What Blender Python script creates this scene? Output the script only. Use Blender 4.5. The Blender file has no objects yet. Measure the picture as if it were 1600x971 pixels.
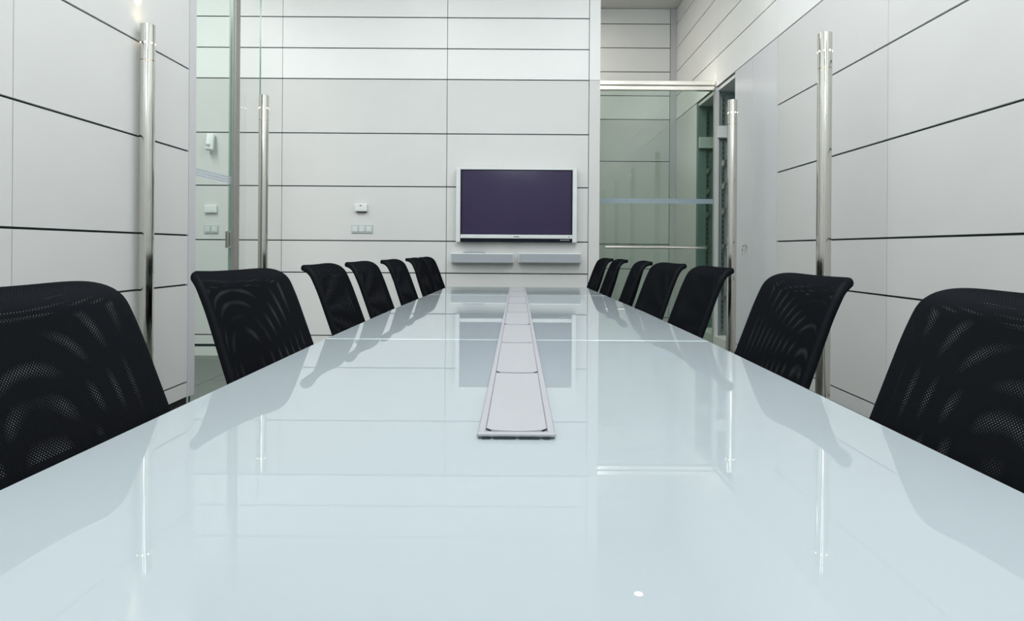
import bpy, bmesh, math, random
from mathutils import Vector, Matrix
random.seed(4)
PI = math.pi
scene = bpy.context.scene
C = scene.collection

# ------------------------------------------------------------------ camera, world, light, exposure
ZE = 1.08                       # eye height
TT = ZE - 0.286                 # table top
CEIL = 4.21
cam = bpy.data.cameras.new('camera')
cam.sensor_width = 36.0
cam.lens = 961 / 1600 * 36
cam.shift_x = -9 / 1600
cam.shift_y = -95.5 / 1600
cam.clip_start = 0.02
camo = bpy.data.objects.new('camera', cam)
C.objects.link(camo)
camo.location = (0, 0, ZE)
camo.rotation_euler = (PI / 2, -0.0068, 0)
scene.camera = camo

w = bpy.data.worlds.new('world'); scene.world = w
w.use_nodes = True
w.node_tree.nodes['Background'].inputs[0].default_value = (0.80, 0.88, 0.95, 1)
w.node_tree.nodes['Background'].inputs[1].default_value = 0.3

vs = scene.view_settings
vs.view_transform = 'Standard'; vs.look = 'None'; vs.gamma = 1.0; vs.use_curve_mapping = False
vs.exposure = 0.0
scene.cycles.use_denoising = True
scene.cycles.use_adaptive_sampling = False

FILL_LIGHTS = [  # unseen fill lights added overhead: x, y, size x, size y, watts
    (-0.95, 1.05, 0.6, 7.2, 99), (0.95, 1.05, 0.6, 7.2, 113),
    (-3.6, 2.6, 0.6, 5.0, 145),
    (-0.2, 7.1, 1.2, 0.6, 34),  # hidden panel, added to brighten the corridor wall
]
for (lx, ly, sx, sy, pw) in FILL_LIGHTS:
    l = bpy.data.lights.new('fill_area', 'AREA')
    l.shape = 'RECTANGLE'; l.size = sx; l.size_y = sy; l.energy = pw
    l.color = (1.0, 0.93, 0.82) if ly > 6.2 else ((0.985, 0.985, 1.0) if lx > 0 else (0.98, 1.0, 0.97))
    o = bpy.data.objects.new('fill_area_light', l); C.objects.link(o)
    o.location = (lx, ly, CEIL - 0.06)

l = bpy.data.lights.new('added_fill_daylight', 'AREA')         # added fill light outside the invented window behind the camera
l.shape = 'RECTANGLE'; l.size = 1.0; l.size_y = 0.95; l.energy = 80; l.color = (0.88, 0.94, 1.0)
o = bpy.data.objects.new('added_fill_daylight', l); C.objects.link(o)
o.location = (0, -3.25, 3.66); o.rotation_euler = (PI / 2, 0, 0)

# ------------------------------------------------------------------ materials
def mat(name, col, rough=0.5, metal=0.0, spec=0.5, ior=1.5, coat=0.0, emit=None, es=0.0, noise=0.0, nscale=40, bump=0.0, bscale=200):
    m = bpy.data.materials.new(name); m.use_nodes = True
    nt = m.node_tree; b = nt.nodes['Principled BSDF']
    b.inputs['Base Color'].default_value = (*col, 1)
    b.inputs['Roughness'].default_value = rough
    b.inputs['Metallic'].default_value = metal
    b.inputs['Specular IOR Level'].default_value = spec
    b.inputs['IOR'].default_value = ior
    b.inputs['Coat Weight'].default_value = coat
    if emit:
        b.inputs['Emission Color'].default_value = (*emit, 1)
        b.inputs['Emission Strength'].default_value = es
    if noise or bump:
        tc = nt.nodes.new('ShaderNodeTexCoord')
    if noise:
        n = nt.nodes.new('ShaderNodeTexNoise'); n.inputs['Scale'].default_value = nscale
        n.inputs['Detail'].default_value = 4
        nt.links.new(tc.outputs['Object'], n.inputs['Vector'])
        r = nt.nodes.new('ShaderNodeValToRGB')
        r.color_ramp.elements[0].position = 0.3; r.color_ramp.elements[1].position = 0.7
        r.color_ramp.elements[0].color = (*[c * (1 - noise) for c in col], 1)
        r.color_ramp.elements[1].color = (*[min(1, c * (1 + noise)) for c in col], 1)
        nt.links.new(n.outputs['Fac'], r.inputs['Fac'])
        nt.links.new(r.outputs['Color'], b.inputs['Base Color'])
    if bump:
        n2 = nt.nodes.new('ShaderNodeTexNoise'); n2.inputs['Scale'].default_value = bscale
        nt.links.new(tc.outputs['Object'], n2.inputs['Vector'])
        bp = nt.nodes.new('ShaderNodeBump'); bp.inputs['Strength'].default_value = bump
        bp.inputs['Distance'].default_value = 0.002
        nt.links.new(n2.outputs['Fac'], bp.inputs['Height'])
        nt.links.new(bp.outputs['Normal'], b.inputs['Normal'])
    return m

def glass_mat(name, tint, ior=1.5):
    m = bpy.data.materials.new(name); m.use_nodes = True
    nt = m.node_tree; nt.nodes.remove(nt.nodes['Principled BSDF'])
    out = nt.nodes['Material Output']
    tr = nt.nodes.new('ShaderNodeBsdfTransparent'); tr.inputs['Color'].default_value = (*tint, 1)
    gl = nt.nodes.new('ShaderNodeBsdfGlossy'); gl.inputs['Roughness'].default_value = 0.0
    fr = nt.nodes.new('ShaderNodeFresnel'); fr.inputs['IOR'].default_value = ior
    mx = nt.nodes.new('ShaderNodeMixShader')
    # the exit face of a slab adds no second reflection
    ge = nt.nodes.new('ShaderNodeNewGeometry')
    ff = nt.nodes.new('ShaderNodeMath'); ff.operation = 'SUBTRACT'; ff.inputs[0].default_value = 1
    nt.links.new(ge.outputs['Backfacing'], ff.inputs[1])
    pr = nt.nodes.new('ShaderNodeMath'); pr.operation = 'MULTIPLY'
    nt.links.new(fr.outputs[0], pr.inputs[0]); nt.links.new(ff.outputs[0], pr.inputs[1])
    nt.links.new(pr.outputs[0], mx.inputs[0]); nt.links.new(tr.outputs[0], mx.inputs[1]); nt.links.new(gl.outputs[0], mx.inputs[2])
    nt.links.new(mx.outputs[0], out.inputs['Surface'])
    return m

def yarn(nt):
    nt.nodes.remove(nt.nodes['Principled BSDF'])
    d = nt.nodes.new('ShaderNodeBsdfDiffuse'); d.inputs['Color'].default_value = (0.0048, 0.0054, 0.0072, 1)
    g = nt.nodes.new('ShaderNodeBsdfGlossy'); g.inputs['Color'].default_value = (0.85, 0.93, 1, 1); g.inputs['Roughness'].default_value = 0.5
    x = nt.nodes.new('ShaderNodeMixShader'); x.inputs[0].default_value = 0.008
    nt.links.new(d.outputs[0], x.inputs[1]); nt.links.new(g.outputs[0], x.inputs[2])
    return x, d

def fabric_edge(name):
    """the same yarn pulled tight round the frame, with a fine rib"""
    m = bpy.data.materials.new(name); m.use_nodes = True
    nt = m.node_tree; x, d = yarn(nt)
    nt.links.new(x.outputs[0], nt.nodes['Material Output'].inputs['Surface'])
    tc = nt.nodes.new('ShaderNodeTexCoord'); n = nt.nodes.new('ShaderNodeTexNoise'); n.inputs['Scale'].default_value = 700
    nt.links.new(tc.outputs['Object'], n.inputs['Vector'])
    bp = nt.nodes.new('ShaderNodeBump'); bp.inputs['Strength'].default_value = 0.4; bp.inputs['Distance'].default_value = 0.001
    nt.links.new(n.outputs['Fac'], bp.inputs['Height']); nt.links.new(bp.outputs['Normal'], d.inputs['Normal'])
    return m

def mesh_fabric(name, pitch, hole):
    """black woven mesh: staggered tiny openings on a UV map laid out in metres"""
    m = bpy.data.materials.new(name); m.use_nodes = True
    nt = m.node_tree; out = nt.nodes['Material Output']
    b, dif = yarn(nt)
    uv = nt.nodes.new('ShaderNodeUVMap')
    sp = nt.nodes.new('ShaderNodeSeparateXYZ'); nt.links.new(uv.outputs[0], sp.inputs[0])
    def math_(op, a, bb=None):
        n = nt.nodes.new('ShaderNodeMath'); n.operation = op
        for i, v in enumerate((a, bb)):
            if v is None: continue
            if isinstance(v, (int, float)): n.inputs[i].default_value = v
            else: nt.links.new(v, n.inputs[i])
        return n.outputs[0]
    u = math_('MULTIPLY', sp.outputs[0], 2 * PI / pitch)
    v = math_('MULTIPLY', sp.outputs[1], 2 * PI / pitch)
    s = math_('ADD', math_('COSINE', u), math_('COSINE', v))      # -2..2
    hole_mask = math_('GREATER_THAN', s, hole)
    # thread relief
    bp = nt.nodes.new('ShaderNodeBump'); bp.inputs['Strength'].default_value = 0.25; bp.inputs['Distance'].default_value = 0.001
    nt.links.new(math_('MULTIPLY', s, -0.5), bp.inputs['Height'])
    nt.links.new(bp.outputs['Normal'], dif.inputs['Normal'])
    tr = nt.nodes.new('ShaderNodeBsdfTransparent')
    mx = nt.nodes.new('ShaderNodeMixShader')
    nt.links.new(hole_mask, mx.inputs[0]); nt.links.new(b.outputs[0], mx.inputs[1]); nt.links.new(tr.outputs[0], mx.inputs[2])
    nt.links.new(mx.outputs[0], out.inputs['Surface'])
    return m

M = {}
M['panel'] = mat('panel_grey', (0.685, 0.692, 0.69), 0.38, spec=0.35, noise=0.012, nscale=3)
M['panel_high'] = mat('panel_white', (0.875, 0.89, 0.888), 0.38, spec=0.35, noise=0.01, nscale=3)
M['door_panel'] = mat('cabinet_lacquer', (0.69, 0.705, 0.74), 0.3, spec=0.4, noise=0.01, nscale=2)
M['joint'] = mat('joint_dark', (0.012, 0.028, 0.030), 0.8, noise=0.05)
M['trim'] = mat('aluminium_trim', (0.60, 0.60, 0.63), 0.35, 0.0, noise=0.01)
M['baseboard'] = mat('baseboard_white', (0.70, 0.73, 0.70), 0.4, noise=0.01)
M['plinth'] = mat('plinth_black', (0.02, 0.022, 0.022), 0.7, noise=0.05)
M['ceiling'] = mat('ceiling_paint', (0.72, 0.72, 0.70), 0.8, noise=0.01)
M['tile'] = mat('floor_tile', (0.10, 0.115, 0.105), 0.3, noise=0.12, nscale=9)
M['grout'] = mat('floor_grout', (0.04, 0.045, 0.042), 0.8, noise=0.05)
M['chrome'] = mat('polished_steel', (0.62, 0.61, 0.57), 0.09, 1.0, noise=0.02, nscale=2)
M['steel'] = mat('brushed_steel', (0.42, 0.41, 0.39), 0.32, 1.0, noise=0.04, nscale=60)
M['lampglow'] = mat('lamp_glow', (1, 0.9, 0.7), 0.4, emit=(1.0, 0.78, 0.45), es=14)
M['hole'] = mat('vent_glow', (1, 0.9, 0.7), 0.4, emit=(1.0, 0.80, 0.50), es=6)
M['table'] = mat('backpainted_glass', (0.355, 0.405, 0.435), 0.0, spec=0.5, ior=1.34, noise=0.006, nscale=1.5)
M['table_edge'] = mat('glass_edge', (0.10, 0.22, 0.22), 0.1, noise=0.05)
M['table_rim'] = mat('glass_rim', (0.62, 0.74, 0.74), 0.08, noise=0.02)
M['duct'] = mat('duct_aluminium', (0.36, 0.365, 0.40), 0.4, 0.0, noise=0.015, nscale=30)
M['duct_lid'] = mat('duct_lid_silver', (0.37, 0.375, 0.405), 0.42, 0.0, noise=0.012, nscale=60)
M['black'] = mat('black_plastic', (0.012, 0.013, 0.016), 0.45, noise=0.1)
M['slot'] = mat('slot_dark', (0.02, 0.03, 0.04), 0.6, noise=0.05)
M['chair_frame'] = fabric_edge('chair_edge_fabric')
M['mesh_front'] = mesh_fabric('chair_mesh_front', 0.0042, 1.55)
M['mesh_back'] = mesh_fabric('chair_mesh_back', 0.0042, 1.5)
M['tv_frame'] = mat('tv_frame_silver', (0.72, 0.75, 0.76), 0.35, noise=0.01)
M['tv_screen'] = mat('tv_screen', (0.032, 0.022, 0.070), 0.1, spec=0.35, noise=0.03, nscale=3)
M['tv_black'] = mat('tv_black_gloss', (0.005, 0.008, 0.016), 0.35, spec=0.15, noise=0.05)
M['speaker'] = mat('speaker_grey', (0.37, 0.41, 0.45), 0.5, noise=0.02, nscale=120)
M['white_plastic'] = mat('white_plastic', (0.78, 0.82, 0.81), 0.4, noise=0.01)
M['switch_grey'] = mat('switch_frame_grey', (0.50, 0.56, 0.56), 0.4, noise=0.02)
M['switch_key'] = mat('switch_key', (0.66, 0.71, 0.71), 0.35, noise=0.01)
M['niche'] = mat('niche_grey_green', (0.25, 0.335, 0.325), 0.5, noise=0.03)
M['stripe'] = mat('frosted_stripe', (0.33, 0.41, 0.47), 0.6, noise=0.02)
M['glass'] = glass_mat('clear_glass', (0.95, 0.99, 0.97), 1.45)
M['glass_green'] = glass_mat('green_glass', (0.80, 0.865, 0.83), 1.7)
M['glass_clear'] = glass_mat('clear_glass_pale', (0.985, 0.995, 0.99), 1.4)
M['post'] = mat('satin_post', (0.34, 0.33, 0.315), 0.45, 0.5, noise=0.04, nscale=50)
M['stripe_pale'] = mat('frosted_stripe_pale', (0.50, 0.57, 0.66), 0.6, noise=0.02)
M['rail'] = mat('satin_nickel', (0.86, 0.83, 0.77), 0.22, 0.9, noise=0.02, nscale=20)
M['gedge'] = mat('pane_edge_green', (0.10, 0.24, 0.20), 0.15, noise=0.05)

# ------------------------------------------------------------------ helpers
def prop(o, label=None, cat=None, group=None, kind=None):
    if label: o['label'] = label
    if cat: o['category'] = cat
    if group: o['group'] = group
    if kind: o['kind'] = kind
    return o

def empty(name, loc=(0, 0, 0), rz=0):
    o = bpy.data.objects.new(name, None); C.objects.link(o)
    o.location = loc; o.rotation_euler = (0, 0, rz); o.empty_display_size = 0.1
    return o

def link(name, me, parent=None, loc=(0, 0, 0)):
    o = bpy.data.objects.new(name, me); C.objects.link(o)
    o.location = loc
    if parent: o.parent = parent
    return o

def mesh_from_bm(name, bm, mats, smooth=False):
    me = bpy.data.meshes.new(name)
    bmesh.ops.recalc_face_normals(bm, faces=bm.faces)
    bm.to_mesh(me); bm.free()
    if not isinstance(mats, (list, tuple)): mats = [mats]
    for m in mats: me.materials.append(m)
    if smooth:
        for p in me.polygons: p.use_smooth = True
    return me

def bm_box(bm, x0, x1, y0, y1, z0, z1, bev=0, seg=1):
    r = bmesh.ops.create_cube(bm, size=1)
    for v in r['verts']:
        v.co = Vector(((x0 + x1) / 2 + v.co.x * (x1 - x0), (y0 + y1) / 2 + v.co.y * (y1 - y0), (z0 + z1) / 2 + v.co.z * (z1 - z0)))
    if bev:
        ed = list({e for v in r['verts'] for e in v.link_edges})
        bmesh.ops.bevel(bm, geom=ed, offset=bev, segments=seg, affect='EDGES', profile=0.5)
    return r

_cache = {}
def box(name, m, x0, x1, y0, y1, z0, z1, parent=None, bev=0, seg=1):
    """box mesh centred on its own origin, mesh data shared between equal boxes"""
    d = (round(x1 - x0, 4), round(y1 - y0, 4), round(z1 - z0, 4), m.name, bev, seg)
    if d not in _cache:
        bm = bmesh.new(); bm_box(bm, -d[0] / 2, d[0] / 2, -d[1] / 2, d[1] / 2, -d[2] / 2, d[2] / 2, bev, seg)
        _cache[d] = mesh_from_bm(name, bm, m)
    return link(name, _cache[d], parent, ((x0 + x1) / 2, (y0 + y1) / 2, (z0 + z1) / 2))

def bm_tube(bm, pts, r, n=12, caps=True, rz=None):
    """round tube along a polyline"""
    rings = []
    pts = [Vector(p) for p in pts]
    up0 = None
    for i, p in enumerate(pts):
        a = pts[max(i - 1, 0)]; b = pts[min(i + 1, len(pts) - 1)]
        t = (b - a).normalized()
        if up0 is None:
            up0 = Vector((0, 0, 1)) if abs(t.z) < 0.9 else Vector((1, 0, 0))
        s = t.cross(up0).normalized(); up = s.cross(t).normalized(); up0 = up
        rr = r[i] if isinstance(r, (list, tuple)) else r
        rings.append([bm.verts.new(p + s * rr * math.cos(2 * PI * k / n) + up * rr * math.sin(2 * PI * k / n)) for k in range(n)])
    for a, b in zip(rings, rings[1:]):
        for k in range(n):
            bm.faces.new((a[k], a[(k + 1) % n], b[(k + 1) % n], b[k]))
    if caps:
        bm.faces.new(rings[0]); bm.faces.new(list(reversed(rings[-1])))

def bm_lathe(bm, prof, n=24, close=True):
    """prof = list of (r, z)"""
    rings = []
    for (r, z) in prof:
        if r < 1e-6: rings.append([bm.verts.new((0, 0, z))])
        else: rings.append([bm.verts.new((r * math.cos(2 * PI * k / n), r * math.sin(2 * PI * k / n), z)) for k in range(n)])
    for a, b in zip(rings, rings[1:]):
        for k in range(n):
            k2 = (k + 1) % n
            if len(a) == 1 and len(b) == 1: continue
            if len(a) == 1: bm.faces.new((a[0], b[k2], b[k]))
            elif len(b) == 1: bm.faces.new((a[k], a[k2], b[0]))
            else: bm.faces.new((a[k], a[k2], b[k2], b[k]))

def auto_smooth(me, ang=35):
    bm = bmesh.new(); bm.from_mesh(me)
    for f in bm.faces: f.smooth = True
    for e in bm.edges:
        if len(e.link_faces) == 2 and e.calc_face_angle(0) > math.radians(ang): e.smooth = False
    bm.to_mesh(me); bm.free()
    return me

# ------------------------------------------------------------------ the room
XL, XR = -2.13, 2.04            # faces of the side walls
YB = 6.14                       # face of the back wall
YD = 7.96                       # face of the corridor wall
YG = 6.40                       # glass front
YN = -3.0                       # wall behind the camera
PT = 0.014                      # panel thickness
GH = 0.0055                     # half of a horizontal joint
ROWS = [0.11, 0.209, 0.838, 1.157, 1.70, 2.23, 2.773, 3.08, 3.39, 3.70, 4.01, CEIL]

floor = prop(box('floor', M['grout'], -5.2, 2.75, YN - 0.1, 8.1, -0.1, -0.012), kind='structure')
TS = 0.9
nx, ny = 9, 13
for i in range(nx):
    for j in range(ny):
        x0 = -5.2 + i * TS; y0 = YN - 0.1 + j * TS
        x1 = min(x0 + TS, 2.75); y1 = min(y0 + TS, 8.1)
        if x1 - x0 < 0.05 or y1 - y0 < 0.05: continue
        t = box('tile', M['tile'], x0 + 0.0025, x1 - 0.0025, y0 + 0.0025, y1 - 0.0025, -0.012, 0.0, None, 0.0015)
        t.parent = floor; t.matrix_parent_inverse = Matrix.Translation(-floor.location)
ceiling = prop(box('ceiling', M['ceiling'], -5.2, 2.75, YN - 0.1, 8.1, CEIL, CEIL + 0.1), kind='structure')

def keep(child, parent):
    child.parent = parent
    child.matrix_parent_inverse = Matrix.Translation(-Vector(parent.location))
    return child

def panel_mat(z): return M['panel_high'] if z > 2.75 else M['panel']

def panels_x(parent, xs, y, rows, gap=0.0025, face=-1):
    """panels on a wall facing -Y at depth y, columns between xs"""
    for x0, x1 in zip(xs, xs[1:]):
        for z0, z1 in zip(rows, rows[1:]):
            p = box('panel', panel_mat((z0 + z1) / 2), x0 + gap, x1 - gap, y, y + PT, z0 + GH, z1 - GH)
            keep(p, parent)

def panels_y(parent, ys, x, rows, side, gap=0.002):
    """panels on a side wall; side=+1 wall on the right (faces -X), -1 on the left"""
    for y0, y1 in zip(ys, ys[1:]):
        for z0, z1 in zip(rows, rows[1:]):
            xa, xb = (x, x + PT) if side > 0 else (x - PT, x)
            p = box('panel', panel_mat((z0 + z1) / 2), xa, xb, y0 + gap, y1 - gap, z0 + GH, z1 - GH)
            keep(p, parent)

# back wall
wall_back = prop(box('wall_back', M['joint'], -5.1, 0.80, YB + PT, YB + 0.24, 0.09, CEIL), kind='structure')
panels_x(wall_back, [-5.1, -4.0, -2.36, -0.715, 0.70], YB, ROWS, 0.0028)
for z0, z1 in zip([0.11, 2.773], [2.773, CEIL]):
    keep(box('end_trim', panel_mat((z0 + z1) / 2), 0.7035, 0.812, YB - 0.002, YB + 0.245, z0 + 0.002, z1 - 0.002), wall_back)
prop(box('baseboard_back', M['baseboard'], -5.1, 0.80, YB - 0.004, YB + 0.2, 0, 0.088), kind='structure')

# left wall: a thick panelled wall that stops short of the glass partition
wall_left = prop(box('wall_left', M['joint'], XL - 0.12, XL - PT, YN, 4.045, 0.11, CEIL), kind='structure')
panels_y(wall_left, [YN, -1.55, -0.17, 1.21, 2.59, 3.972], XL, ROWS, -1)
keep(box('end_trim', M['trim'], XL - 0.12, XL + 0.001, 3.975, 4.06, 0.112, CEIL), wall_left)
prop(box('baseboard_left', M['plinth'], XL - 0.10, XL - 0.03, YN, 4.02, 0.0, 0.108), kind='structure')

# right wall
wall_right = prop(box('wall_right', M['joint'], XR + PT, XR + 0.1, YN, 5.79, 0.09, 2.77), kind='structure')
YR = [YN, -2.4, -0.95, 0.5, 1.95, 3.40, 4.85]
panels_y(wall_right, YR, XR, ROWS[:7], 1)
panels_y(wall_right, [4.85, 5.80], XR, ROWS[:2], 1)
panels_y(wall_right, YR + [6.3, YD], XR, ROWS[6:], 1)
prop(box('wall_right_upper', M['joint'], XR + PT, XR + 0.1, YN, YD + 0.1, 2.775, CEIL), kind='structure')
prop(box('baseboard_right', M['plinth'], XR + 0.03, XR + 0.1, YN, 5.79, 0.0, 0.088), kind='structure')
# right wall past the glass
wall_pass = prop(box('wall_right_corridor', M['joint'], XR + PT, XR + 0.1, 7.065, YD + 0.1, 0.0, 2.77), kind='structure')
keep(box('panel', M['panel'], XR, XR + PT, 7.055, YD - 0.0015, 0.02, 2.773 - GH), wall_pass)
wall_recess = prop(box('wall_recess', M['niche'], 2.55, 2.60, YG + 0.056, 7.12, 0.0, 2.77), kind='structure')
keep(box('side', M['niche'], XR + 0.1, 2.55, 7.05, 7.12, 0.0, 2.77), wall_recess)
keep(box('side', M['niche'], XR + 0.002, XR + 0.1, 7.05, 7.0545, 0.0, 2.77), wall_recess)
keep(box('bottom', M['baseboard'], XR, 2.55, YG + 0.056, 7.0495, 0.0, 0.20), wall_recess)
keep(box('top', M['panel_high'], XR + 0.02, 2.55, YG + 0.056, 7.0495, 2.735, 2.77), wall_recess)

# cabinet doors set flush in the right wall
cab = prop(empty('wall_cabinet', (XR, 5.32, 0)), 'tall flush grey cupboard doors in right wall, with key in lock', 'cabinet')
for k, (y0, y1) in enumerate(((4.8515, 5.362), (5.365, 5.80))):
    d = keep(box('door', M['door_panel'], XR - 0.001, XR + PT, y0, y1 - 0.0015, 0.215, 2.768), cab)
    if k == 1:
        bm = bmesh.new()
        bm_tube(bm, [(0.001, 0, 0), (-0.014, 0, 0)], 0.013, 16)
        bm_tube(bm, [(-0.014, 0, 0), (-0.034, 0, 0)], 0.006, 10)
        lk = link('lock', auto_smooth(mesh_from_bm('lock', bm, M['chrome'])))
        lk.parent = d; lk.location = Vector((XR - 0.001, 5.475, 1.125)) - d.location
        bm = bmesh.new()
        bm_box(bm, -0.0015, 0.0015, -0.011, 0.011, -0.020, 0.006, 0.001)
        bm_box(bm, -0.001, 0.001, 0.012, 0.030, -0.045, -0.018, 0.0008)
        bm_box(bm, -0.001, 0.001, 0.016, 0.024, -0.085, -0.044, 0.0008)
        kx = link('key', mesh_from_bm('key', bm, M['chrome']))
        kx.parent = d; kx.location = Vector((XR - 0.034, 5.475, 1.125)) - d.location
wall_niche = prop(box('wall_niche', M['niche'], 2.55, 2.60, 4.9, YG + 0.055, 0.0, 2.77), kind='structure')
keep(box('side', M['niche'], XR + 0.035, 2.55, YG, YG + 0.055, 0.0, 2.77), wall_niche)
keep(box('side', M['niche'], XR + 0.02, 2.55, 5.74, 5.79, 0.0, 2.77), wall_niche)
keep(box('bottom', M['baseboard'], XR, 2.55, 5.805, YG, 0.0, 0.20), wall_niche)
keep(box('top', M['panel_high'], XR + 0.02, 2.55, 5.79, YG, 2.735, 2.77), wall_niche)

# corridor wall beyond the glass, closing walls
wall_corr = prop(box('wall_corridor', M['joint'], -1.2, XR + 0.1, YD + PT, YD + 0.12, 0.0, CEIL), kind='structure')
panels_x(wall_corr, [-1.2, 0.30, 1.955], YD, [0.02] + ROWS[1:-2] + [4.01, CEIL], 0.0028)
keep(box('corner_trim', M['trim'], 1.9585, XR - 0.001, YD - 0.004, YD + PT, 0.01, CEIL), wall_corr)
prop(box('wall_corridor_end', M['panel'], -1.3, -1.2, YB + 0.24, YD + 0.12, 0, CEIL), kind='structure')
prop(box('wall_far_left', M['panel'], -5.2, -5.1, YN, YB + 0.2, 0, CEIL), kind='structure')
WX0, WX1, WZ0, WZ1 = -0.55, 0.55, 3.2, 4.12
wf = prop(box('wall_front', M['panel'], -5.1, XR + 0.1, YN - 0.1, YN, 0, WZ0), kind='structure')
keep(box('upper_wall', M['panel'], -5.1, XR + 0.1, YN - 0.1, YN, WZ1, CEIL), wf)
keep(box('side_wall', M['panel'], -5.1, WX0, YN - 0.1, YN, WZ0, WZ1), wf)
keep(box('side_wall', M['panel'], WX1, XR + 0.1, YN - 0.1, YN, WZ0, WZ1), wf)
added_fill_window = prop(empty('added_fill_window', (0, YN, WZ0)), kind='structure')  # invented high window, added to let fill light in from behind
for k in range(3):
    a = WX0 + (WX1 - WX0) * k / 3; b = WX0 + (WX1 - WX0) * (k + 1) / 3
    for (p, q, r, t) in ((a, a + 0.03, WZ0, WZ1), (b - 0.03, b, WZ0, WZ1), (a + 0.03, b - 0.03, WZ0, WZ0 + 0.03), (a + 0.03, b - 0.03, WZ1 - 0.03, WZ1)):
        keep(box('added_window_frame', M['steel'], p, q, YN - 0.08, YN - 0.03, r, t), added_fill_window)
    keep(box('glass_pane', M['glass'], a + 0.03, b - 0.03, YN - 0.06, YN - 0.05, WZ0 + 0.03, WZ1 - 0.03), added_fill_window)

# ------------------------------------------------------------------ glass partition on the left
XG = -2.17
gp = prop(empty('window_1', (XG, 4.5, 0)), kind='structure')
def gpane(name, m, x0, x1, y0, y1, z0, z1, parent):
    """glass slab: clear faces, green edges on the narrow sides"""
    bm = bmesh.new(); bm_box(bm, x0, x1, y0, y1, z0, z1)
    thin = 0 if (x1 - x0) < (y1 - y0) else 1
    for f in bm.faces:
        f.normal_update()
        f.material_index = 0 if abs(f.normal[thin]) > 0.9 else 1
    o = link(name, mesh_from_bm(name, bm, [m, M['gedge']]))
    return keep(o, parent)
gpane('glass_pane', M['glass_clear'], XG - 0.006, XG + 0.006, 4.735, 5.16, 0.02, CEIL - 0.01, gp)
keep(box('post', M['post'], XG - 0.026, XG + 0.026, 4.66, 4.73, 0.0, CEIL), gp)
door_1 = prop(empty('door_1', (XG, 4.3, 0)), kind='structure')
gl = gpane('glass_pane', M['glass'], XG - 0.006, XG + 0.006, 4.075, 4.64, 0.02, CEIL - 0.01, door_1)
for k in range(3):
    keep(box('frosted_stripe', M['stripe_pale'], XG + 0.0062, XG + 0.0072, 4.08, 4.635, 1.562 + k * 0.019, 1.573 + k * 0.019), door_1)
bm = bmesh.new()
bm_box(bm, -0.004, 0.012, -0.008, 0.008, -0.063, 0.063, 0.002, 2)
bm_box(bm, 0.002, 0.012, 0.008, 0.04, 0.05, 0.063, 0.002, 2)
bm_box(bm, 0.002, 0.012, 0.008, 0.04, -0.063, -0.05, 0.002, 2)
bm_box(bm, -0.004, 0.012, 0.04, 0.05, -0.063, 0.063, 0.002, 2)
h = link('handle', mesh_from_bm('handle', bm, M['steel'])); h.location = (XG + 0.011, 4.555, 1.14); keep(h, door_1)

# ------------------------------------------------------------------ glass front on the right
door_2 = prop(empty('door_2', (1.4, YG, 0)), kind='structure')
gpane('glass_pane', M['glass_green'], 0.82, XR - 0.004, YG, YG + 0.012, 0.02, 2.76, door_2)
keep(box('top_rail', M['rail'], 0.815, XR - 0.003, YG - 0.03, YG + 0.045, 2.795, 2.84, None, 0.004, 2), door_2)
keep(box('top_rail', M['rail'], 0.815, XR - 0.003, YG - 0.02, YG + 0.035, 2.745, 2.788, None, 0.004, 2), door_2)
keep(box('jamb', M['panel'], XR + 0.002, XR + 0.034, YG - 0.04, YG + 0.05, 0.0, 2.772), door_2)
keep(box('frosted_stripe', M['stripe'], 0.822, XR - 0.01, YG - 0.0012, YG - 0.0002, 1.568, 1.618), door_2)
bm = bmesh.new()
bm_tube(bm, [(-0.52, -0.055, 0), (0.52, -0.055, 0)], 0.013, 16)
for s in (-0.47, 0.47):
    bm_tube(bm, [(s, -0.055, 0), (s, -0.001, 0)], 0.010, 12)
h = link('handle', auto_smooth(mesh_from_bm('handle', bm, M['rail']))); h.location = (1.425, YG, 1.11); keep(h, door_2)

# shelf standards in the niche
YD2 = 7.05
def standard(x, label, YG=YG):
    t = prop(empty('shelf_standard', (x, YG - 0.0005, 0)), label, 'shelf bracket')
    keep(box('rail', M['steel'], x - 0.014, x + 0.014, YG - 0.0125, YG - 0.0005, 0.22, 2.70), t)
    for k in range(44):
        keep(box('slot', M['slot'], x - 0.004, x + 0.004, YG - 0.0132, YG - 0.0122, 0.27 + k * 0.055, 0.295 + k * 0.055), t)
    for z in (0.62, 1.15, 1.52, 1.78, 2.02):
        bm = bmesh.new()
        vs_ = [(-0.003, 0, 0.0), (-0.003, -0.14, 0.0), (-0.003, -0.14, -0.012), (-0.003, 0, -0.06)]
        a = [bm.verts.new(v) for v in vs_]; b = [bm.verts.new((0.003, v[1], v[2])) for v in vs_]
        bm.faces.new(a); bm.faces.new(list(reversed(b)))
        for i in range(4): bm.faces.new((a[i], b[i], b[(i + 1) % 4], a[(i + 1) % 4]))
        bo = link('bracket', mesh_from_bm('bracket', bm, M['steel'])); bo.location = (x, YG - 0.0132, z); keep(bo, t)
standard(2.128, 'slotted metal shelf standard with brackets inside niche behind the far right lamp')
standard(2.165, 'slotted metal shelf standard deep in the recess seen through the glass door', YD2)
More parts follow.
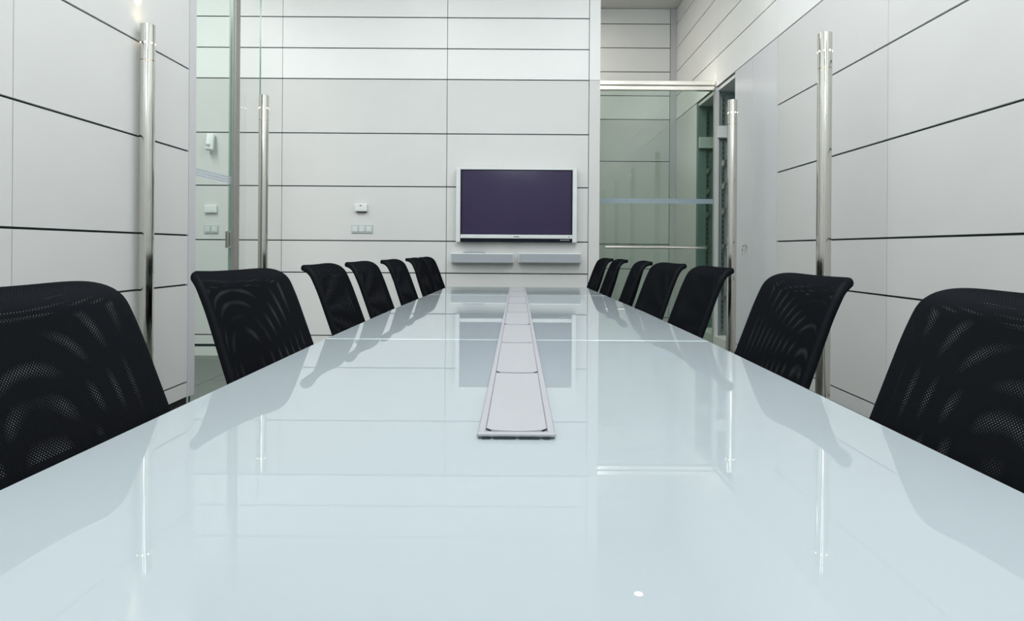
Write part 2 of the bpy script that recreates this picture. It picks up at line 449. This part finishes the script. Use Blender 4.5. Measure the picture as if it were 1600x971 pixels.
for yy, lab in ((YG, 'white board high in the niche between glass door and keyed cupboard'), (YD2, 'white board high in the recess seen through the glass door')):
    bb = prop(empty('white_board', (2.28, yy - 0.02, 2.26)), lab, 'board', 'white boards in the wall recesses')
    keep(box('board', M['white_plastic'], 2.06, 2.5, yy - 0.045, yy - 0.0225, 2.25, 2.375, None, 0.003), bb)
    keep(box('rim', M['steel'], 2.06, 2.5, yy - 0.048, yy - 0.0225, 2.238, 2.2495), bb)
    for k in (2.065, 2.45):
        keep(box('spacer', M['steel'], k, k + 0.02, yy - 0.0224, yy - 0.0002, 2.28, 2.34), bb)

# ------------------------------------------------------------------ uplighter poles
PR = 0.0385
PH = 2.318
def make_lamp():
    root = empty('floor_lamp')
    bm = bmesh.new(); bm_lathe(bm, [(0, 0), (0.075, 0), (0.075, 0.008), (0.07, 0.012), (0, 0.012)], 32)
    link('base_plate', auto_smooth(mesh_from_bm('base_plate', bm, M['chrome'])), root)
    bm = bmesh.new(); bm_lathe(bm, [(0, 0.012), (PR, 0.012), (PR, PH - 0.2025), (PR - 0.003, PH - 0.2015), (0, PH - 0.2015)], 40)
    link('pole', auto_smooth(mesh_from_bm('pole', bm, M['chrome'])), root)
    bm = bmesh.new(); bm_lathe(bm, [(PR - 0.003, PH - 0.2005), (PR, PH - 0.1995), (PR, PH - 0.001), (PR - 0.001, PH), (PR - 0.003, PH), (PR - 0.003, PH - 0.06)], 40)
    head = link('lamp_head', auto_smooth(mesh_from_bm('lamp_head', bm, M['chrome'])), root)
    bm = bmesh.new(); bm_lathe(bm, [(0, PH - 0.05), (PR - 0.004, PH - 0.05)], 24)
    link('bulb', mesh_from_bm('bulb', bm, M['lampglow']), head)
    bm = bmesh.new(); bm_tube(bm, [(PR - 0.002, 0, 0), (PR + 0.0005, 0, 0)], 0.0048, 10)
    hm = mesh_from_bm('light_hole', bm, M['hole'])
    for k in range(8):
        o = link('light_hole', hm, head); o.location = (0, 0, PH - 0.105); o.rotation_euler = (0, 0, 2 * PI * k / 8 + 0.28)
    return root
def copy_tree(o, parent=None):
    c = o.copy(); C.objects.link(c); c.parent = parent
    for ch in o.children: copy_tree(ch, c)
    return c
LAMPS = [
    (-2.072, 3.43, 'polished steel pole uplighter in front of left panelled wall, nearest on the left'),
    (-2.072, 5.00, 'polished steel pole uplighter beside the left glass pane, left of the wall switches'),
    (1.735, 3.49, 'polished steel pole uplighter rising behind the second right chair, nearest on the right'),
    (1.755, 5.05, 'polished steel pole uplighter beside the glass door and keyed cupboard'),
    (1.755, 1.85, 'polished steel pole uplighter out of frame, third reflection in the right glass door'),
    (1.755, 0.20, 'polished steel pole uplighter out of frame, faintest reflection in the right glass door'),
]
lamp0 = make_lamp()
lamp_roots = []
for i, (x, y, lab) in enumerate(LAMPS):
    lamp_roots.append(lamp0 if i == 0 else copy_tree(lamp0))
for r_, (x, y, lab) in zip(lamp_roots, LAMPS):
    prop(r_, lab, 'lamp', 'chrome pole uplighters along the walls')
    r_.location = (x, y, 0)
    if y < 3: continue
    l = bpy.data.lights.new('uplight', 'SPOT'); l.energy = 16; l.color = (1.0, 0.80, 0.52)
    l.spot_size = math.radians(50); l.spot_blend = 0.8; l.shadow_soft_size = 0.02
    lo = bpy.data.objects.new('uplight', l); C.objects.link(lo)
    lo.location = (x, y, PH + 0.005); lo.rotation_euler = (PI, 0, 0)

# ------------------------------------------------------------------ table
def hw(y):
    pts = [(-0.1, 0.606), (1.943, 0.606), (2.85, 0.588), (3.84, 0.556), (4.66, 0.528)]
    for (a, wa), (b, wb) in zip(pts, pts[1:]):
        if y <= b: return wa + (wb - wa) * (y - a) / (b - a)
    return pts[-1][1]
table = prop(empty('conference_table', (0, 2.3, 0)), 'long white glass conference table tapering towards the back wall', 'table')
GT = 0.012
SEAMS = [0.02, 1.943, 3.84, 4.66]
for y0, y1 in zip(SEAMS, SEAMS[1:]):
    ys = [y0 + 0.0015] + ([2.85] if y0 < 2.85 < y1 else []) + [y1 - 0.0015]
    out = [(hw(y), y) for y in ys] + [(-hw(y), y) for y in reversed(ys)]
    bm = bmesh.new()
    top = [bm.verts.new((x, y, TT)) for x, y in out]; bot = [bm.verts.new((x, y, TT - GT)) for x, y in out]
    f = bm.faces.new(top); bm.faces.new(list(reversed(bot)))
    n = len(out)
    for i in range(n): bm.faces.new((top[i], bot[i], bot[(i + 1) % n], top[(i + 1) % n]))
    bm.edges.ensure_lookup_table()
    ed = [e for e in bm.edges if all(abs(v.co.z - TT) < 1e-6 for v in e.verts)]
    bmesh.ops.bevel(bm, geom=ed, offset=0.003, segments=1, affect='EDGES')
    bmesh.ops.recalc_face_normals(bm, faces=bm.faces)
    for fc in bm.faces:
        nz = fc.normal.z
        fc.material_index = 0 if abs(nz) > 0.95 else (2 if nz > 0.3 else 1)
    keep(link('glass_top', mesh_from_bm('glass_top', bm, [M['table'], M['table_edge'], M['table_rim']])), table)
    # underframe and pedestal of each module
    ym = (y0 + y1) / 2
    wmin = min(hw(y0), hw(y1)) - 0.10
    bm = bmesh.new()
    bm_box(bm, -wmin, wmin, y0 + 0.10, y0 + 0.15, TT - 0.062, TT - GT - 0.001, 0.003)
    bm_box(bm, -wmin, wmin, y1 - 0.15, y1 - 0.10, TT - 0.062, TT - GT - 0.001, 0.003)
    bm_box(bm, -0.10, -0.05, y0 + 0.02, y1 - 0.02, TT - 0.062, TT - GT - 0.001, 0.003)
    bm_box(bm, 0.05, 0.10, y0 + 0.02, y1 - 0.02, TT - 0.062, TT - GT - 0.001, 0.003)
    keep(link('underframe', mesh_from_bm('underframe', bm, M['steel'])), table)
    for yy in ((y0 + 0.45, y1 - 0.45) if y1 - y0 > 1.2 else (4.47,)):
        bm = bmesh.new()
        bm_tube(bm, [(0, yy, 0.012), (0, yy, TT - 0.063)], 0.05, 24)
        bm_box(bm, -0.10, 0.10, yy - 0.13, yy + 0.13, 0.0, 0.014, 0.004)
        keep(link('leg', auto_smooth(mesh_from_bm('leg', bm, M['steel']))), table)

# cable duct down the middle of the table
DW = 0.0585
D0, D1 = 0.925, 4.52
duct = prop(empty('cable_duct', (0, D0, TT)), 'long raised silver cable duct with hinged lids along table centre', 'cable duct')
H = 0.0085
keep(box('base', M['duct'], -DW, DW, D0 + 0.004, D1, TT + 0.0005, TT + 0.0055, None, 0.0012), duct)
for s in (-1, 1):
    xa, xb = sorted((s * DW, s * 0.0475))
    keep(box('side_rail', M['duct'], xa, xb, D0 + 0.012, D1, TT + 0.0055, TT + H, None, 0.001), duct)
keep(box('end_cap', M['duct'], -DW - 0.001, DW + 0.001, D0, D0 + 0.0115, TT + 0.0035, TT + H, None, 0.0012), duct)
for (a, b) in ((-0.052, -0.040), (-0.034, -0.002), (0.004, 0.034), (0.040, 0.050)):
    keep(box('slot', M['slot'], a, b, D0 - 0.0012, D0 + 0.004, TT + 0.0006, TT + 0.0034), duct)
NL = 8
LP = (D1 - 0.005 - (D0 + 0.022)) / NL
for k in range(NL):
    y0 = D0 + 0.022 + k * LP; y1 = y0 + LP - 0.004
    hwid = 0.0462
    bm = bmesh.new()
    n = 12
    front = []; back = []
    for i in range(n + 1):
        t = -1 + 2 * i / n
        front.append((t * hwid, y0 - 0.0130 * (1 - t * t) + 0.004)); back.append((t * hwid, y1 - 0.0130 * (1 - t * t) + 0.004 - 0.002))
    zt = [TT + H - 0.0006 + 0.0012 * (1 - (-1 + 2 * i / n) ** 2) for i in range(n + 1)]
    ft = [bm.verts.new((x, y, z)) for (x, y), z in zip(front, zt)]; bt = [bm.verts.new((x, y, z - 0.001)) for (x, y), z in zip(back, zt)]
    fb = [bm.verts.new((x, y, TT + 0.0058)) for (x, y) in front]; bb = [bm.verts.new((x, y, TT + 0.0058)) for (x, y) in back]
    for i in range(n):
        bm.faces.new((ft[i], ft[i + 1], bt[i + 1], bt[i])); bm.faces.new((fb[i], bb[i], bb[i + 1], fb[i + 1]))
        bm.faces.new((ft[i], fb[i], fb[i + 1], ft[i + 1])); bm.faces.new((bt[i], bt[i + 1], bb[i + 1], bb[i]))
    bm.faces.new((ft[0], bt[0], bb[0], fb[0])); bm.faces.new((ft[n], fb[n], bb[n], bt[n]))
    lid = keep(link('lid', auto_smooth(mesh_from_bm('lid', bm, M['duct_lid']), 25)), duct)
    if k in (0, 1, 3):
        for s in (-1, 1):
            bm = bmesh.new(); bm_box(bm, -0.0005, 0.0005, -0.006, 0.006, 0, 0.0022)
            bmesh.ops.rotate(bm, verts=bm.verts, cent=(0, 0, 0), matrix=Matrix.Rotation(-s * math.radians(40), 3, 'Z'))
            o = link('notch', mesh_from_bm('notch', bm, M['slot'])); o.location = (s * 0.0432, y0 + 0.0015, TT + H - 0.0018)
            o.parent = lid

# ------------------------------------------------------------------ chairs
CW = 0.213                       # half width of the back
LEAN = math.radians(19.5)
DS = 0.005
def back_profile():
    pts = []; x = 0.1133; z = TT - 0.32; th = LEAN
    while z < 0.971: pts.append((x, z, th)); x -= math.sin(th) * DS; z += math.cos(th) * DS
    n = 15; dth = math.radians(66) / n              # the top rolls over backwards
    for i in range(n + 1):
        pts.append((x, z, th)); th += dth; x -= math.sin(th) * DS; z += math.cos(th) * DS
    return pts
PROF = back_profile()
LS = (len(PROF) - 1) * DS
def back_pt(u, s, off=0.0):
    s = max(0, min(LS, s)); i = min(int(s / DS), len(PROF) - 2); t = s / DS - i
    x = PROF[i][0] * (1 - t) + PROF[i + 1][0] * t; z = PROF[i][1] * (1 - t) + PROF[i + 1][1] * t
    th = PROF[i][2] * (1 - t) + PROF[i + 1][2] * t
    k = 0.022 * (u / CW) ** 2 * (1 - max(0, (s - LS + 0.16) / 0.16) ** 2 * 0.8)
    nx_, nz_ = math.cos(th), math.sin(th)        # facing the sitter
    return Vector((x + nx_ * (k - off), u, z + nz_ * (k - off)))
CA, CB = 0.10, 0.085             # rounding of the top corners
def half_w(s):
    base = CW - 0.03 * (s - 0.34)
    q = s - (LS - CB)
    if q > 0: base -= CA * (1 - math.sqrt(max(0, 1 - (q / CB) ** 2)))
    return base
def back_layer(offf, uvrot, uvs, shrink):
    nu, ns = 26, 56
    verts = []; uvl = []; faces = []
    ca, sa = math.cos(uvrot), math.sin(uvrot)
    for j in range(ns + 1):
        # finer near the top corners
        t = j / ns; s = LS * (1 - (1 - t) ** 1.6)
        for i in range(nu + 1):
            a = -1 + 2 * i / nu
            u = a * (half_w(s) - shrink)
            verts.append(back_pt(u, s, offf(u, s)))
            uvl.append(((u * ca - s * sa) * uvs, (u * sa + s * ca) * uvs))
    for j in range(ns):
        for i in range(nu):
            p = j * (nu + 1) + i
            faces.append((p, p + 1, p + nu + 2, p + nu + 1))
    return verts, faces, uvl
def layer_mesh(name, m, *a):
    v, f, uvl = back_layer(*a)
    me = bpy.data.meshes.new(name); me.from_pydata(v, [], f)
    ul = me.uv_layers.new(name='UVMap')
    for lp in me.loops: ul.data[lp.index].uv = uvl[lp.vertex_index]
    me.materials.append(m)
    for p in me.polygons: p.use_smooth = True
    return me
def make_chair():
    root = empty('conference_chair')
    # edge tube around the back
    path = []
    N = 40
    for i in range(N + 1): path.append((-half_w((LS - CB) * i / N), (LS - CB) * i / N))
    M2 = 16
    for i in range(1, M2 + 1):
        s = LS - CB + CB * math.sin(PI / 2 * i / M2)
        path.append((-half_w(s), s))
    e = path[-1][0]
    mid = [(e + (-2 * e) * k / 16, LS) for k in range(1, 16)]
    full = path + mid + [(-u, s) for (u, s) in reversed(path)]
    bm = bmesh.new()
    rings = []
    P = [back_pt(u, s, 0.010) for (u, s) in full]
    Nn = [(back_pt(u, s, 0.0) - back_pt(u, s, 0.02)).normalized() for (u, s) in full]
    for i, p in enumerate(P):
        t = (P[min(i + 1, len(P) - 1)] - P[max(i - 1, 0)]).normalized()
        nn = Nn[i]; b = t.cross(nn).normalized(); nn = b.cross(t).normalized()
        rings.append([bm.verts.new(p + nn * 0.0115 * math.cos(2 * PI * k / 10) + b * 0.008 * math.sin(2 * PI * k / 10)) for k in range(10)])
    for a, b in zip(rings, rings[1:]):
        for k in range(10): bm.faces.new((a[k], a[(k + 1) % 10], b[(k + 1) % 10], b[k]))
    bm.faces.new(rings[0]); bm.faces.new(list(reversed(rings[-1])))
    link('back_frame', mesh_from_bm('back_frame', bm, M['chair_frame'], True), root)
    link('back_mesh', layer_mesh('back_mesh', M['mesh_front'], lambda u, s: 0.0, PI / 4, 1.0, 0.003), root)
    def gap(u, s):
        a = max(0, 1 - (u / CW) ** 2); t = min(1, s / LS); b = math.sin(PI * min(1, t)) ** 0.8
        return 0.014 + 0.022 * a * b
    link('back_lining', layer_mesh('back_lining', M['mesh_back'], gap, PI / 4, 1.0, 0.003), root)
    # seat cushion
    bm = bmesh.new(); bm_box(bm, 0.075, 0.515, -0.225, 0.225, 0.415, 0.475, 0.024, 4)
    link('seat', mesh_from_bm('seat', bm, M['chair_frame'], True), root)
    bm = bmesh.new()
    bm_box(bm, 0.16, 0.36, -0.08, 0.08, 0.385, 0.414, 0.006, 2)
    bm_box(bm, 0.062, 0.16, -0.03, 0.03, 0.39, 0.41, 0.004, 2)
    bm_box(bm, 0.062, 0.085, -0.03, 0.03, 0.39, 0.62, 0.004, 2)
    link('tilt_mechanism', mesh_from_bm('tilt_mechanism', bm, M['black']), root)
    bm = bmesh.new(); bm_tube(bm, [(0.27, 0, 0.10), (0.27, 0, 0.24)], 0.026, 16); bm_tube(bm, [(0.27, 0, 0.24), (0.27, 0, 0.386)], 0.016, 16)
    link('column', auto_smooth(mesh_from_bm('column', bm, M['chrome'])), root)
    bm = bmesh.new(); bm_tube(bm, [(0, 0, 0.105), (0.10, 0, 0.092), (0.215, 0, 0.068)], [0.022, 0.017, 0.012], 10)
    lm = mesh_from_bm('leg', bm, M['chrome'], True)
    bm = bmesh.new()
    bm_tube(bm, [(0.215, -0.022, 0.026), (0.215, -0.006, 0.026)], 0.026, 16)
    bm_tube(bm, [(0.215, 0.006, 0.026), (0.215, 0.022, 0.026)], 0.026, 16)
    bm_tube(bm, [(0.215, 0, 0.026), (0.215, 0, 0.066)], 0.007, 10)
    cm = auto_smooth(mesh_from_bm('caster', bm, M['black']))
    for k in range(5):
        lg = link('leg', lm, root); lg.location = (0.27, 0, 0); lg.rotation_euler = (0, 0, 2 * PI * k / 5 + 0.3)
        link('caster', cm, lg)
    return root
chair0 = make_chair()
CHAIRS = [  # x, y, rotation in degrees, label
    (-0.685, 0.945, 0, 'black mesh chair at the bottom left corner, nearest on the left side'),
    (-0.690, 1.705, -7.6, 'black mesh chair on the left in front of glass door, second from the camera'),
    (-0.675, 2.405, 1.5, 'black mesh chair on the left, third from the camera, before the switch plate'),
    (-0.655, 2.915, 0, 'black mesh chair on the left, fourth from the camera'),
    (-0.632, 3.53, 0, 'black mesh chair on the left, fifth from the camera'),
    (-0.620, 4.22, 0, 'black mesh chair on the left, second from the far table end'),
    (-0.612, 4.72, 0, 'black mesh chair farthest away on the left, half hidden by its neighbour'),
    (0.680, 0.915, 180, 'black mesh chair at the right picture edge, nearest on the right side'),
    (0.682, 1.625, 180, 'black mesh chair on the right before a steel pole, second from the camera'),
    (0.670, 2.40, 180, 'black mesh chair on the right, third from the camera, before keyed cupboard lamp'),
    (0.662, 3.03, 184, 'black mesh chair on the right, fourth from the camera, before the glass door'),
    (0.640, 3.58, 175, 'black mesh chair on the right, fifth from the camera, seen nearly edge on'),
    (0.612, 4.22, 177.5, 'black mesh chair on the right, second from the far table end'),
    (0.588, 4.73, 181, 'black mesh chair farthest away on the right, beside the back wall edge'),
]
roots = [chair0] + [copy_tree(chair0) for _ in CHAIRS[1:]]
for r_, (x, y, a, lab) in zip(roots, CHAIRS):
    prop(r_, lab, 'chair', 'black mesh conference chairs around the table')
    r_.location = (x, y, 0); r_.rotation_euler = (0, 0, math.radians(a))

# ------------------------------------------------------------------ things on the back wall
def wx(px, py, d):              # place on the plane at depth d that the photo shows at a pixel
    dx = px - 809; dy = 390 - py
    return ((dx - dy * 0.0068) * d / 961, ZE + (dy + dx * 0.0068) * d / 961)
# television
TY = 6.055                       # front of the frame
tv = empty('television', (0, TY, 1.6)); prop(tv, 'flat television with silver frame and dark purple screen on back wall', 'television')
sx0, sz1 = wx(720.5, 265, TY); sx1, sz0 = wx(893.5, 367.5, TY)
ox0, oz1 = wx(713, 261.5, TY); ox1, oz0 = wx(901, 379.5, TY)
keep(box('casing', M['black'], sx0 - 0.01, sx1 + 0.01, TY + 0.02, YB - 0.002, oz0 + 0.01, oz1 - 0.01), tv)
keep(box('screen', M['tv_screen'], sx0 + 0.008, sx1 - 0.008, TY + 0.006, TY + 0.0195, sz0 + 0.004, sz1 - 0.008), tv)
for a, b, c, d in ((sx0 - 0.004, sx0 + 0.0075, sz0, sz1), (sx1 - 0.0075, sx1 + 0.004, sz0, sz1), (sx0 + 0.0075, sx1 - 0.0075, sz1 - 0.0075, sz1)):
    keep(box('screen_surround', M['tv_black'], a, b, TY + 0.002, TY + 0.0195, c, d), tv)
for a, b in ((ox0, sx0 - 0.0045), (sx1 + 0.0045, ox1)):
    keep(box('frame_side', M['tv_frame'], a, b, TY - 0.012, TY + 0.06, oz0, oz1, None, 0.004, 2), tv)
keep(box('frame_top', M['tv_frame'], sx0 - 0.004, sx1 + 0.004, TY - 0.006, TY + 0.06, sz1 + 0.0005, oz1, None, 0.003, 2), tv)
bz1 = sz0 - 0.0005; bz0 = wx(807, 372.9, TY)[1]
bez = keep(box('frame_bottom', M['tv_frame'], sx0 - 0.004, sx1 + 0.004, TY - 0.006, TY + 0.019, bz0, bz1, None, 0.003, 2), tv)
strip = keep(box('control_strip', M['tv_black'], sx0 - 0.004, sx1 + 0.004, TY + 0.0, TY + 0.019, oz0 + 0.004, bz0 - 0.0005), tv)
def on(parent, child):
    child.parent = parent; child.matrix_parent_inverse = Matrix.Identity(4)
    # parent chain: tv empty (offset cancelled by keep) -> part
    child.location = Vector(child.location) - Vector(parent.location)
    return child
# maker's mark on the bezel: a short row of tiny dark letters, too small to read
lx0, lz = wx(802.6, 369.9, TY)
for k in range(7):
    xx = lx0 + k * 0.0078
    on(bez, box('logo_letter', M['black'], xx, xx + 0.006, TY - 0.0068, TY - 0.0058, lz - 0.006, lz + 0.003))
qx, qz = wx(889, 370.6, TY)
on(bez, box('indicator', M['slot'], qx - 0.005, qx + 0.005, TY - 0.0068, TY - 0.0058, qz - 0.005, qz + 0.004))
for k in range(6):
    bx0, bz = wx(876 + k * 2.5, 375.6, TY)
    on(strip, box('button', M['tv_frame'], bx0 - 0.004, bx0 + 0.004, TY - 0.001, TY + 0.0005, bz - 0.004, bz + 0.004))

# bar loudspeakers
SY = 6.03
for (a, b, lab) in ((704, 802.5, 'grey bar loudspeaker under the television on the left, remote lying on it'),
                    (810, 908, 'grey bar loudspeaker under the television on the right, nothing on it')):
    x0, z1 = wx(a, 395.5 if a < 750 else 396.0, SY); x1, z0 = wx(b, 411.8, SY)
    z1 = wx((a + b) / 2, 396, SY)[1]; z0 = wx((a + b) / 2, 411.5, SY)[1]
    sp = prop(empty('bar_speaker', ((x0 + x1) / 2, SY, z0)), lab, 'loudspeaker', 'bar loudspeakers under the television')
    keep(box('housing', M['white_plastic'], x0, x1, SY + 0.006, YB - 0.001, z0, z1, None, 0.006, 2), sp)
    keep(box('grille', M['speaker'], x0 + 0.006, x1 - 0.006, SY, SY + 0.0055, z0 + 0.006, z1 - 0.006, None, 0.002), sp)
    if a < 750: spz = z1
x0, _ = wx(724, 393, 6.07); x1, _ = wx(758, 393, 6.07)
rc = prop(empty('remote_control', ((x0 + x1) / 2, 6.07, spz)), 'slim grey remote control lying on the left bar loudspeaker', 'remote control')
keep(box('body', M['speaker'], x0, x1, 6.05, 6.10, spz + 0.0005, spz + 0.017, None, 0.006, 3), rc)
for k in range(8):
    xx = x0 + 0.025 + k * 0.022
    keep(box('button', M['slot'], xx, xx + 0.010, 6.066, 6.080, spz + 0.0165, spz + 0.0185), rc)

# thermostat and switches
x0, z1 = wx(555.5, 319.5, YB); x1, z0 = wx(574.5, 333, YB)
th = prop(empty('thermostat', ((x0 + x1) / 2, YB, z0)), 'small white thermostat box on back wall above the switch plate', 'thermostat')
keep(box('casing', M['white_plastic'], x0, x1, YB - 0.034, YB - 0.0005, z0 + 0.014, z1, None, 0.005, 2), th)
keep(box('shade_strip', M['slot'], x0 + 0.02, x1 - 0.01, YB - 0.026, YB - 0.0005, z0 + 0.003, z0 + 0.0135), th)  # dark strip standing in for the shade under the casing
cx = (x0 + x1) / 2
keep(box('sensor', M['slot'], cx - 0.011, cx + 0.009, YB - 0.0348, YB - 0.0335, z1 - 0.018, z1 - 0.010), th)
keep(box('seam', M['switch_grey'], x0 + 0.008, x1 - 0.008, YB - 0.0345, YB - 0.0335, z0 + 0.028, z0 + 0.031), th)
def switch_plate(xc, zc, n, lab):
    e = prop(empty('switch_plate', (xc, YB, zc)), lab, 'light switch')
    W = 0.0355 * n
    keep(box('frame', M['switch_grey'], xc - W, xc + W, YB - 0.010, YB - 0.0005, zc - 0.042, zc + 0.042, None, 0.003, 2), e)
    for k in range(n):
        c = xc - W + 0.0355 + k * 0.071 * 0.985
        ky = keep(box('switch_key', M['switch_key'], c - 0.026, c + 0.026, YB - 0.0165, YB - 0.0095, zc - 0.027, zc + 0.027, None, 0.002), e)
        if k == n - 1:
            on(ky, box('knob', M['white_plastic'], c - 0.007, c + 0.007, YB - 0.0195, YB - 0.016, zc - 0.007, zc + 0.007, None, 0.002))
xc, zc = wx(566, 358, YB)
switch_plate(xc, zc, 3, 'three gang light switch plate on back wall below the thermostat')
xc, zc = wx(330.5, 358.5, YB)
switch_plate(xc, zc, 2, 'two gang light switch plate seen through the left glass door')
x0, z1 = wx(321, 321, YB); x1, z0 = wx(340, 333.5, YB)
th = prop(empty('thermostat', ((x0 + x1) / 2, YB, z0)), 'pale thermostat box seen through the left glass door above a switch plate', 'thermostat')
keep(box('casing', M['white_plastic'], x0, x1, YB - 0.028, YB - 0.0005, z0 + 0.004, z1, None, 0.005, 2), th)
keep(box('seam', M['switch_grey'], x0 + 0.008, x1 - 0.008, YB - 0.0285, YB - 0.0275, z0 + 0.022, z0 + 0.025), th)
# detector beyond the glass
xc, zc = wx(331, 224, YB)
dt = prop(empty('motion_detector', (xc, YB, zc)), 'white wall mounted motion detector seen through left glass door', 'detector')
bm = bmesh.new(); bm_box(bm, -0.036, 0.036, -0.075, -0.02, -0.085, 0.085, 0.012, 3)
bmesh.ops.rotate(bm, verts=bm.verts, cent=(0, -0.02, 0), matrix=Matrix.Rotation(math.radians(-10), 3, 'X') @ Matrix.Rotation(math.radians(14), 3, 'Z'))
c_ = link('casing', auto_smooth(mesh_from_bm('casing', bm, M['white_plastic']))); c_.location = (xc, YB, zc); keep(c_, dt)
keep(box('bracket', M['white_plastic'], xc - 0.02, xc + 0.02, YB - 0.04, YB - 0.0005, zc - 0.03, zc + 0.03), dt)
keep(box('lens', M['speaker'], xc - 0.018, xc + 0.02, YB - 0.088, YB - 0.07, zc - 0.05, zc - 0.02, None, 0.004, 2), dt)

# ------------------------------------------------------------------ added ceiling fill panels, and the downlight
def plain(i): return ['above the left row of chairs', 'above the right row of chairs', 'over the left passage behind the glass', 'in the corridor behind the back wall'][i]
for i, (lx, ly, sx, sy, pw) in enumerate(FILL_LIGHTS):
    e = prop(empty('fill_light_panel', (lx, ly, CEIL)), 'long white added fill light panel ' + plain(i), 'ceiling light', 'added fill light panels')
    for a, b, c, d in ((lx - sx / 2 - .03, lx - sx / 2, ly - sy / 2 - .03, ly + sy / 2 + .03), (lx + sx / 2, lx + sx / 2 + .03, ly - sy / 2 - .03, ly + sy / 2 + .03),
                       (lx - sx / 2, lx + sx / 2, ly - sy / 2 - .03, ly - sy / 2), (lx - sx / 2, lx + sx / 2, ly + sy / 2, ly + sy / 2 + .03)):
        keep(box('frame', M['tv_frame'], a, b, c, d, CEIL - 0.05, CEIL - 0.0005), e)
    keep(box('diffuser', M['white_plastic'], lx - sx / 2, lx + sx / 2, ly - sy / 2, ly + sy / 2, CEIL - 0.03, CEIL - 0.02), e)
dl = prop(empty('downlight', (1.325, 6.61, CEIL)), 'small round ceiling downlight behind the right glass door, a bright dot mirrored in table', 'ceiling light')
bm = bmesh.new(); bm_lathe(bm, [(0.045, CEIL - 0.0005), (0.065, CEIL - 0.0005), (0.065, CEIL - 0.006), (0.045, CEIL - 0.008), (0.045, CEIL - 0.0005)], 32)
o = link('ring', auto_smooth(mesh_from_bm('ring', bm, M['tv_frame']))); o.location = (1.325, 6.61, 0); keep(o, dl)
M['spot'] = mat('spot_glow', (1, 1, 1), 0.4, emit=(1.0, 0.95, 0.85), es=25)
bm = bmesh.new(); bm_lathe(bm, [(0, CEIL - 0.004), (0.0445, CEIL - 0.004)], 32)
o = link('bulb', mesh_from_bm('bulb', bm, M['spot'])); o.location = (1.325, 6.61, 0); keep(o, dl)
l = bpy.data.lights.new('downlight', 'SPOT'); l.energy = 70; l.color = (1.0, 0.94, 0.82); l.spot_size = math.radians(75); l.spot_blend = 0.6; l.shadow_soft_size = 0.05
o = bpy.data.objects.new('downlight_lamp', l); C.objects.link(o); o.location = (1.325, 6.61, CEIL - 0.03)
